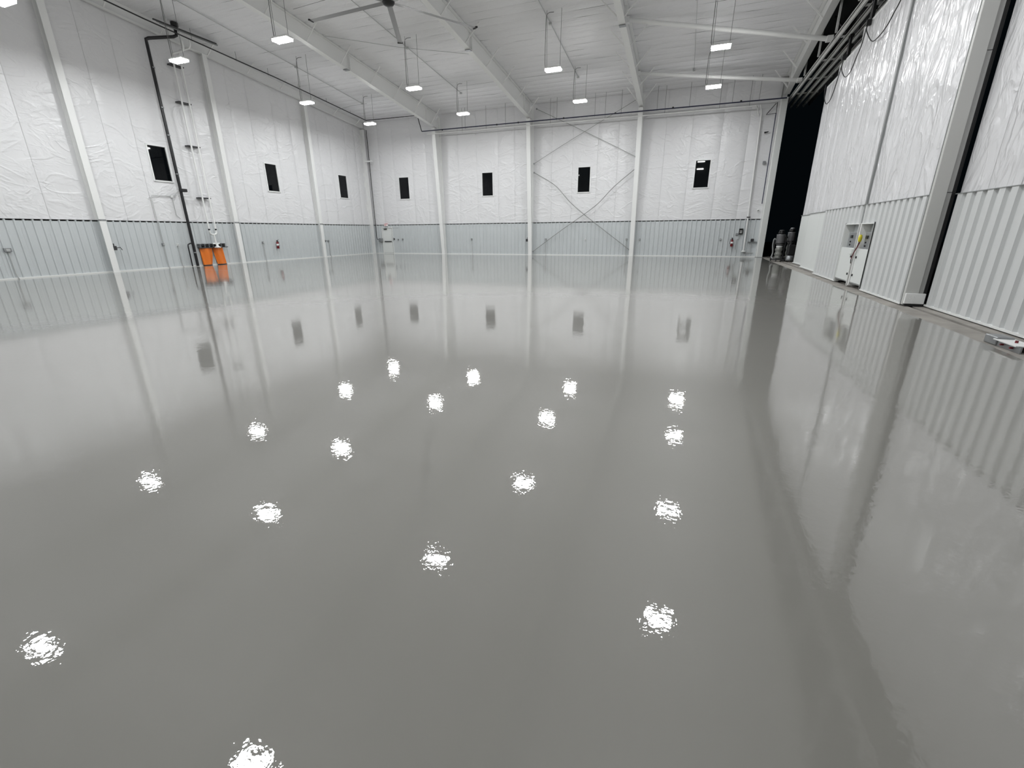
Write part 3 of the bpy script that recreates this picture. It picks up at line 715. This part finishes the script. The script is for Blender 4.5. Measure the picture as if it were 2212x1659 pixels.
t = thing('twin_vent_pipes', (XL + .25, 20, 2), 'pair of slim white vent pipes with black brackets beside the black drain pipe', 'pipe')
for k, (dy, zt) in enumerate(((0, 10.95), (.42, 11.2))):
    x = XL + .36; yy = 19.93 + dy
    MB().tube([(x + .7, yy + .2, zt + .45), (x + .7, yy + .2, zt + .12), (x + .6, yy + .18, zt), (x + .1, yy, zt - .1), (x, yy, zt - .2), (x, yy, zt - .4), (x, yy, 2.05)], .045, 10).build('vent_pipe', M_STEEL, t)
    MB().cyl((x, yy, 2.0), (x, yy, 2.08), .055, 10).build('coupling', M_BLACK, t)
x = XL + .36
MB().tube([(x, 19.93, 2.02), (x, 19.93, 1.85), (x, 20.02, 1.76), (x, 20.26, 1.76), (x, 20.35, 1.85), (x, 20.35, 2.02)], .05, 10).build('joining_yoke', M_TRIM, t)
MB().tube([(x, 20.15, 1.76), (x + .02, 20.18, 1.2)], .05, 10).build('down_pipe', M_TRIM, t)
MB().tube([(x, 19.98, 1.24), (x, 20.4, 1.24)], .04, 8).build('cross_tee', M_TRIM, t)
MB().lathe(x + .05, 20.2, [(0, 1.0), (.17, 1.0), (.18, 1.04), (.07, 1.1), (.06, 1.25)], 14).build('foot_flange', M_TRIM, t)
for z in (10.35, 8.6, 6.45, 3.75): MB().box(XL + .02, XL + .31, 19.8, 20.5, z, z + .06).build('pipe_bracket', M_DARK, t)
b = MB();
for k in range(3):
    o = MB().bbox(-26.05 + .2 * k, -25.97 + .2 * k, 19.1 - .3 * k, 22.2 - .2 * k, zc(20.4) - .36 - .05 * k, zc(20.4) - .30 - .05 * k, .01)
    tag(o.build('strut_channel', M_GREYTRIM if k < 2 else M_DARK), ['dark strut channel under the roof behind the black pipe top, farthest left', 'middle dark strut channel beside the top of the black drain pipe', 'dark strut channel nearest the camera at top of black drain pipe'][k], 'strut', 'strut channels at the top of the drain pipe')

# wall rack with orange sheets
t = thing('rack_with_orange_sheets', (XL + .35, 20, 0), 'dark wall rack with two orange plastic sheets hanging to the floor', 'rack')
y0_, y1_ = 19.2, 20.86
b = MB()
for z in (1.02, 1.12, 1.2):
    b.box(XL + .03, XL + .26, y0_, y1_, z, z + .028)
b.build('tray', M_DARK, t)
b = MB()
for i in range(7): b.box(XL + .03, XL + .26, y0_ + .05 + i * .26, y0_ + .09 + i * .26, 1.02, 1.24)
b.build('tray_rib', M_GALV, t)
MB().cyl((XL + .27, y0_ - .05, 1.01), (XL + .27, y1_ + .12, 1.03), .022, 8).build('hanging_bar', M_DARK, t)
def sheet(ya, yb, ta, tb, seed):
    b = MB(); v = []; n1, n2 = 22, 12
    for j in range(n2 + 1):
        q = j / n2
        for i in range(n1 + 1):
            s = i / n1; L_ = ya + (ta - ya) * (1 - q) ** 1.6; R_ = yb + (tb - yb) * (1 - q) ** 1.6
            ang = PI * s
            v.append((XL + .10 + .12 * math.sin(ang) + .03 * math.sin(s * 13 + seed + q * 2), L_ + (R_ - L_) * (.5 - .5 * math.cos(ang)), .025 + (1.0 - .025) * q))
    b.add(v, [(j * (n1 + 1) + i, j * (n1 + 1) + i + 1, (j + 1) * (n1 + 1) + i + 1, (j + 1) * (n1 + 1) + i) for j in range(n2) for i in range(n1)], True)
    o = b.build('orange_sheet', M_ORANGE, t)
    b = MB(); b.tube([v_ for v_ in v[:n1 + 1]], .022, 6); b.build('bottom_hem', M_DARK, o)
sheet(19.25, 20.02, 19.3, 19.85, 0); sheet(20.1, 20.72, 20.2, 20.78, 2)

# ------------------------------------------------------------------ small wall fittings
def outlet(wall, u, z, label, pipe=True, w_=.1, h_=.13, m=M_GALV, cat='outlet box'):
    if wall == 'l': t = thing('outlet_box', (XL, u, z), label, cat); B = lambda a, c, d0, d1, z0, z1: MB().bbox(XL + d0, XL + d1, a, c, z0, z1, .008); P = lambda uu, d, zz: (XL + d, uu, zz)
    else: t = thing('outlet_box', (u, YB, z), label, cat); B = lambda a, c, d0, d1, z0, z1: MB().bbox(a, c, YB - d1, YB - d0, z0, z1, .008); P = lambda uu, d, zz: (uu, YB - d, zz)
    B(u - w_ / 2, u + w_ / 2, .0, .1, z - h_ / 2, z + h_ / 2).build('box', m, t)
    B(u - w_ * .28, u + w_ * .28, .1, .108, z - h_ * .3, z + h_ * .3).build('cover_plate', M_CONDUIT, t)
    if pipe: MB().tube([P(u, .05, z - h_ / 2), P(u, .05, .25), P(u + .02, .06, .1), P(u + .05, .08, 0)], .016, 8).build('conduit', M_CONDUIT, t)
    return t
outlet('l', 10.97, 1.2, 'grey outlet box with conduit at far left of the left wall', w_=.24, h_=.16)
outlet('l', 17.32, 1.26, 'grey outlet box below the conduit loop, left of the two')
outlet('l', 18.1, 1.22, 'round topped outlet box with conduit between conduit loop and black pipe', m=M_TRIM)
outlet('l', 23.8, 1.22, 'outlet box with conduit just left of the fire extinguisher on the left wall')
outlet('l', 30.05, 1.2, 'outlet box with conduit right of the third left wall column')
outlet('b', -17.15, 1.22, 'outlet box with conduit in middle of back wall bay beside the exit bay')
outlet('b', -10.66, 1.2, 'outlet box with conduit at left foot of the X brace')
outlet('b', -7.48, 1.17, 'small white sensor box under the crossing of the X brace', pipe=False, m=M_TRIM)
outlet('b', -4.38, 1.18, 'outlet box with conduit at right foot of the X brace')
outlet('b', -3.42, 1.16, 'small grey box just right of column beside the X brace', pipe=False)
outlet('b', 2.04, 1.15, 'small grey box left of the fire extinguisher on the back wall', pipe=False)
outlet('b', -24.98 + .12, 1.26, 'black card reader at right edge of exit door', pipe=False, m=M_BLACK, cat='card reader', w_=.13)
outlet('b', -24.42, 1.2, 'small grey switch box right of the exit door, nearer of two', pipe=False)
outlet('b', -23.96, 1.22, 'small grey switch box right of the exit door, farther of two', pipe=False)
# dark fittings on the columns
def column_fitting(x, y, z, lab, s=1.0):
    t = thing('column_power_fitting', (x, y, z), lab, 'fitting')
    MB().bbox(x - .09 * s, x + .09 * s, y - .07 * s, y + .07 * s, z - .1 * s, z + .1 * s, .01).build('body', M_DARK, t)
    MB().tube([(x + .05, y + .05, z), (x + .12 * s, y + .2 * s, z + .03), (x + .1 * s, y + .27 * s, z - .1 * s)], .018, 7).build('hook', M_DARK, t)
    MB().tube([(x, y, z + .08 * s), (x, y, z + .22 * s)], .022, 7).build('stub', M_DARK, t)
column_fitting(XL + .2, 14.86, 1.15, 'dark fitting on the nearest left wall column')
column_fitting(XL + .2, 29.42, 1.2, 'dark fitting on the third left wall column', .8)
column_fitting(-12.15, YB - .2, 1.13, 'dark fitting on the column left of the X braces', 1.0)
# conduit loop on left wall
t = thing('conduit_loop', (XL, 17.7, 3.7), 'thin grey conduit forming a square loop below the nearest left window', 'conduit')
MB().tube([(XL + .05, 17.32, 1.34), (XL + .05, 17.3, 3.66), (XL + .05, 17.36, 3.76), (XL + .05, 18.38, 3.78), (XL + .06, 18.55, 3.82), (XL + .1, 18.72, 4.02)], .018, 7).build('conduit_run', M_CONDUIT, t)
MB().tube([(XL + .05, 18.4, 3.76), (XL + .05, 18.42, 2.8), (XL + .05, 18.6, 2.62)], .014, 7).build('conduit_run', M_CONDUIT, t)
MB().bbox(XL + .02, XL + .1, 18.33, 18.45, 3.7, 3.83, .01).build('junction_box', M_TRIM, t)

# fire extinguishers
def extinguisher(x, y, z, lab, d):
    """d = direction off the wall (unit tuple)"""
    t = thing('fire_extinguisher', (x, y, z), lab, 'fire extinguisher', 'red fire extinguishers on the walls')
    cx, cy = x + d[0] * .12, y + d[1] * .12
    b = MB(); b.lathe(cx, cy, [(0, z - .26), (.075, z - .26), (.085, z - .24), (.085, z + .12), (.07, z + .17), (.03, z + .2), (0, z + .2)], 16); b.build('cylinder', M_RED, t)
    b = MB(); b.lathe(cx, cy, [(.0865, z - .08), (.0875, z - .08), (.0875, z + .06), (.0865, z + .06)], 16); b.build('label_band', M_LABEL, t)
    b = MB(); b.bbox(cx - .035, cx + .035, cy - .035, cy + .035, z + .19, z + .29, .006); b.beam((cx, cy, z + .29), (cx + d[0] * .11 + d[1] * .05, cy + d[1] * .11 + d[0] * .05, z + .33), .025, .02); b.build('valve_handle', M_BLACK, t)
    MB().tube([(cx, cy, z + .25), (cx + d[1] * .12, cy + d[0] * .12, z + .2), (cx + d[1] * .13, cy + d[0] * .13, z - .1)], .014, 6).build('hose', M_BLACK, t)
    b = MB(); b.box(min(x, cx) - .02, max(x, cx) + .02, min(y, cy) - .02, max(y, cy) + .02, z - .02, z + .02); b.build('wall_bracket', M_GALV, t)
extinguisher(XL + .03, 24.9, 1.05, 'red fire extinguisher on the left wall ribbed sheets', (1, 0))
extinguisher(2.78, YB - .03, .95, 'red fire extinguisher on the back wall near the hangar door jamb', (0, -1))

# exit sign
t = thing('exit_sign', (-25.55, YB, 2.43), 'small white and red lit exit sign above the exit door', 'sign')
MB().bbox(-25.74, -25.38, YB - .12, YB - .04, 2.33, 2.53, .01).build('sign_box', M_EXITFACE, t)
lt = MB()
def glyph(strokes, x0, s=1.0):
    for (a, c, d_, e) in strokes: lt.box(x0 + a * .045, x0 + c * .045, YB - .124, YB - .119, 2.385 + d_ * .1, 2.385 + e * .1)
glyph([(0, .25, 0, 1), (0, 1, 0, .18), (0, .85, .42, .58), (0, 1, .82, 1)], -25.68)
lt.beam((-25.612, YB - .1215, 2.385), (-25.572, YB - .1215, 2.485), .012, .005, up=(0, 1, 0)); lt.beam((-25.572, YB - .1215, 2.385), (-25.612, YB - .1215, 2.485), .012, .005, up=(0, 1, 0))
glyph([(.35, .65, 0, 1)], -25.56); glyph([(.35, .65, 0, 1), (0, 1, .82, 1)], -25.49)
lt.build('lettering', M_REDL, t)
MB().bbox(-25.75, -25.37, YB - .14, YB - .03, 2.53, 2.545, .004).build('sign_cap', M_REDL, t)

# corner pipe and meter box
t = thing('corner_pipe', (-26.55, YB - .25, 1.3), 'thin dark pipe running down the back left corner to a grey box', 'pipe')
MB().tube([(-26.5, YB - .3, 10.0), (-26.5, YB - .3, 1.35), (-26.45, YB - .3, 1.22), (-26.2, YB - .3, 1.2)], .028, 8).build('pipe_run', M_BLACKPIPE, t)
MB().bbox(-26.32, -26.02, YB - .35, YB - .06, 1.03, 1.32, .02).build('regulator_box', M_GALV, t)
tag(MB().bbox(-26.9, -26.05, YB - .5, YB - .38, 7.55, 7.65, .01).build('wall_bracket', M_STEEL), 'short white horizontal bracket high on the corner column', 'bracket')

# door operator box by the jamb, shelf box
t = thing('wall_control_station', (3.2, YB, 1.6), 'black wall control station with small grey box above the back extinguisher', 'control box')
MB().bbox(3.13, 3.37, YB - .16, YB - .03, 1.5, 1.86, .015).build('body', M_BLACK, t)
for z in (1.58, 1.68): MB().box(3.18, 3.32, YB - .164, YB - .16, z, z + .04).build('display', M_LABEL, t)
MB().bbox(2.95, 3.1, YB - .1, YB - .0, 1.42, 1.56, .01).build('side_box', M_GALV, t)
MB().tube([(3.2, YB - .05, 1.5), (3.2, YB - .05, 1.2), (3.05, YB - .05, 1.15), (3.05, YB - .05, .5)], .02, 7).build('conduit', M_CONDUIT, t)
t = thing('wall_shelf_unit', (4.05, YB, 1.1), 'small wall shelf with a dark device beside the door jamb column', 'shelf')
MB().bbox(3.78, 4.32, YB - .2, YB - .03, .98, 1.01, .004).build('shelf_board', M_GALV, t)
MB().bbox(3.93, 4.12, YB - .17, YB - .05, 1.01, 1.2, .02).build('device', M_DARK, t)
MB().tube([(4.0, YB - .06, .98), (4.0, YB - .06, .3)], .02, 7).build('conduit', M_CONDUIT, t)
tag(MB().tube([(3.7, YB - .06, .27), (4.2, YB - .06, .27)], .02, 7).build('low_wall_pipe', M_CONDUIT), 'short horizontal grey pipe low on back wall by the jamb', 'pipe')
t = thing('security_camera', (4.1, YB, 3.0), 'small white dome security camera on the back wall above the shelf device', 'camera')
MB().lathe(4.1, YB - .1, [(0, 2.93), (.05, 2.95), (.075, 3.0), (.08, 3.05), (.04, 3.1), (0, 3.1)], 14).build('dome', M_TRIM, t)
MB().box(4.08, 4.12, YB - .14, YB + .02, 3.07, 3.13).build('mount', M_TRIM, t); MB().cyl((4.1, YB - .19, 2.99), (4.1, YB - .16, 2.99), .025, 10).build('camera_eye', M_BLACK, t)
t = thing('dark_conduit_drop', (4.2, YB, 6), 'dark conduit zigzagging down the back wall beside the jamb column', 'conduit')
MB().tube([(4.22, YB - .2, 9.25), (4.24, YB - .2, 8.66), (3.7, YB - .15, 8.62), (3.74, YB - .15, 8.68), (4.16, YB - .2, 9.2)], .022, 6).build('bracket_frame', M_BLACKPIPE, t)
MB().tube([(4.24, YB - .15, 8.66), (4.26, YB - .15, 3.4)], .028, 7).build('conduit_run', M_BLUEPIPE, t)
MB().tube([(3.75, YB - .15, 7.62), (3.98, YB - .15, 7.66)], [.055, .02], 8).build('horn', M_BLACK, t)
MB().bbox(3.92, 4.1, YB - .15, YB - .05, 5.78, 5.98, .02).build('relay_box', M_GALV, t)

# X braces
def brace(pts, lab, r=.022, grp='X brace rods in the third back wall bay'):
    t = thing('brace_rod', pts[0], lab, 'brace', grp)
    MB().tube(loop(pts), r, 7).build('rod', M_ROD, t)
    for p in (pts[0], pts[-1]): MB().bbox(p[0] - .05, p[0] + .05, p[1] - .04, p[1] + .04, p[2] - .05, p[2] + .05, .01).build('end_clip', M_GALV, t)
yb_ = YB - .28
def B_(x, z, dy=0): return (x * .995, yb_ + dy, 1.75 + (z - 1.75) * .995)
brace([B_(-11.7, .25), B_(-9.7, 1.65), B_(-7.66, 2.98), B_(-6.6, 3.75), B_(-5.5, 4.85), B_(-4.1, 5.95)], 'lower wavy brace rod rising from left foot to the right column', .024)
brace([B_(-4.15, .45, .06), B_(-5.9, 1.7, .06), B_(-7.66, 2.98, .06), B_(-8.8, 3.9, .06), B_(-10.0, 5.1, .06), B_(-11.65, 6.05, .06)], 'lower wavy brace rod rising from right foot to the left column', .024)
brace([B_(-11.65, 6.66), B_(-9.7, 7.65), B_(-7.84, 8.55), B_(-4.2, 10.3)], 'upper thin brace rod rising from the left column toward the right', .016)
brace([B_(-4.16, 6.72, .06), B_(-6.0, 7.65, .06), B_(-7.84, 8.55, .06), B_(-11.5, 10.3, .06)], 'upper thin brace rod rising from the right column toward the left', .016)

# ------------------------------------------------------------------ dust extractors in the dark opening
def extractor(x, y, k, lab):
    t = thing('dust_extractor', (x, y, 0), lab, 'dust extractor', 'dust extractors in the door opening')
    s = 1.0 if k == 0 else .85; z0 = 0 if k == 0 else .12
    r = .23 * s
    MB().lathe(x, y, [(0, .86 + z0), (r * .6, .86 + z0), (r, 1.0 + z0), (r, 1.45 + z0), (r * 1.04, 1.47 + z0), (r * 1.04, 1.5 + z0), (0, 1.52 + z0)], 24).build('filter_drum', M_DRUM, t)
    b = MB(); b.lathe(x, y, [(r * 1.05, .98 + z0), (r * 1.07, .99 + z0), (r * 1.07, 1.02 + z0), (r * 1.05, 1.03 + z0)], 24); b.build('drum_clamp', M_BLACK, t)
    b = MB()
    for q in range(3):
        a = q * 2.1 + .4; b.lathe(x + .1 * s * math.cos(a), y + .1 * s * math.sin(a), [(0, 1.5 + z0), (.075, 1.5 + z0), (.08, 1.62 + z0), (.05, 1.68 + z0), (0, 1.69 + z0)], 12)
    b.build('motor_head', M_BLACK, t)
    MB().lathe(x, y, [(0, 1.68 + z0), (.13 * s, 1.68 + z0), (.15 * s, 1.7 + z0), (.1 * s, 1.75 + z0), (0, 1.76 + z0)], 16).build('motor_cover', M_GALV if k else M_DARK, t)
    MB().lathe(x, y, [(0, .88 + z0), (r * .75, .86 + z0), (r * .72, .80 + z0), (r * .66, .78 + z0)], 20).build('bag_collar', M_TRIM if k == 0 else M_DARK, t)
    pr = [(.0, .1)] + [(r * (.8 + .12 * math.sin(i * 1.9)), .1 + i * (.68 + z0) / 9) for i in range(1, 9)] + [(r * .66, .79 + z0)]
    MB().lathe(x, y, pr, 18).build('collection_bag', M_BAG, t)
    for sx in (-1, 1):
        MB().tube([(x + sx * r * 1.15, y + .05, .1), (x + sx * r * 1.12, y + .05, 1.3 + z0)], .02, 8).build('frame_post', M_DARK, t)
        MB().cyl((x + sx * (r + .05), y + .28, .13), (x + sx * (r + .1), y + .28, .13), .13, 16).build('wheel', M_BLACK, t)
        MB().cyl((x + sx * .12, y - .27, .05), (x + sx * .12 + .03, y - .27, .05), .05, 12).build('caster', M_BLACK, t)
    b = MB(); b.box(x - r * 1.2, x + r * 1.2, y - .3, y + .3, .08, .12); b.build('base_frame', M_DARK, t)
    MB().tube(loop([(x - r * .9, y - .05, 1.2 + z0), (x - r * 1.5, y - .1, 1.25 + z0), (x - r * 1.6, y - .1, .9), (x - r * 1.35, y - .12, .5), (x - r * 1.55, y - .2, .25), (x - r * 1.2, y - .3, .16)]), .035, 8).build('suction_hose', M_BLACK if k else M_GREYTRIM, t)
extractor(4.98, 31.1, 0, 'dust extractor with silver drum and white collar, left of the pair in dark opening')
extractor(5.56, 31.45, 1, 'dust extractor with black motor head, right of the pair in dark opening')
t = thing('floor_grinder', (5.62, 30.85, 0), 'black grinding machine body low beside the dust extractors', 'machine')
MB().bbox(5.36, 5.76, 30.6, 30.95, .35, .95, .06).build('motor_body', M_BLACK, t); MB().lathe(5.55, 30.78, [(0, .06), (.2, .06), (.21, .1), (.2, .34), (0, .36)], 18).build('grinding_head', M_GALV, t)
MB().cyl((5.3, 31.0, .12), (5.36, 31.0, .12), .12, 14).build('wheel', M_BLACK, t); MB().tube([(5.5, 30.9, .9), (5.52, 31.05, 1.25)], .02, 8).build('handle', M_DARK, t)
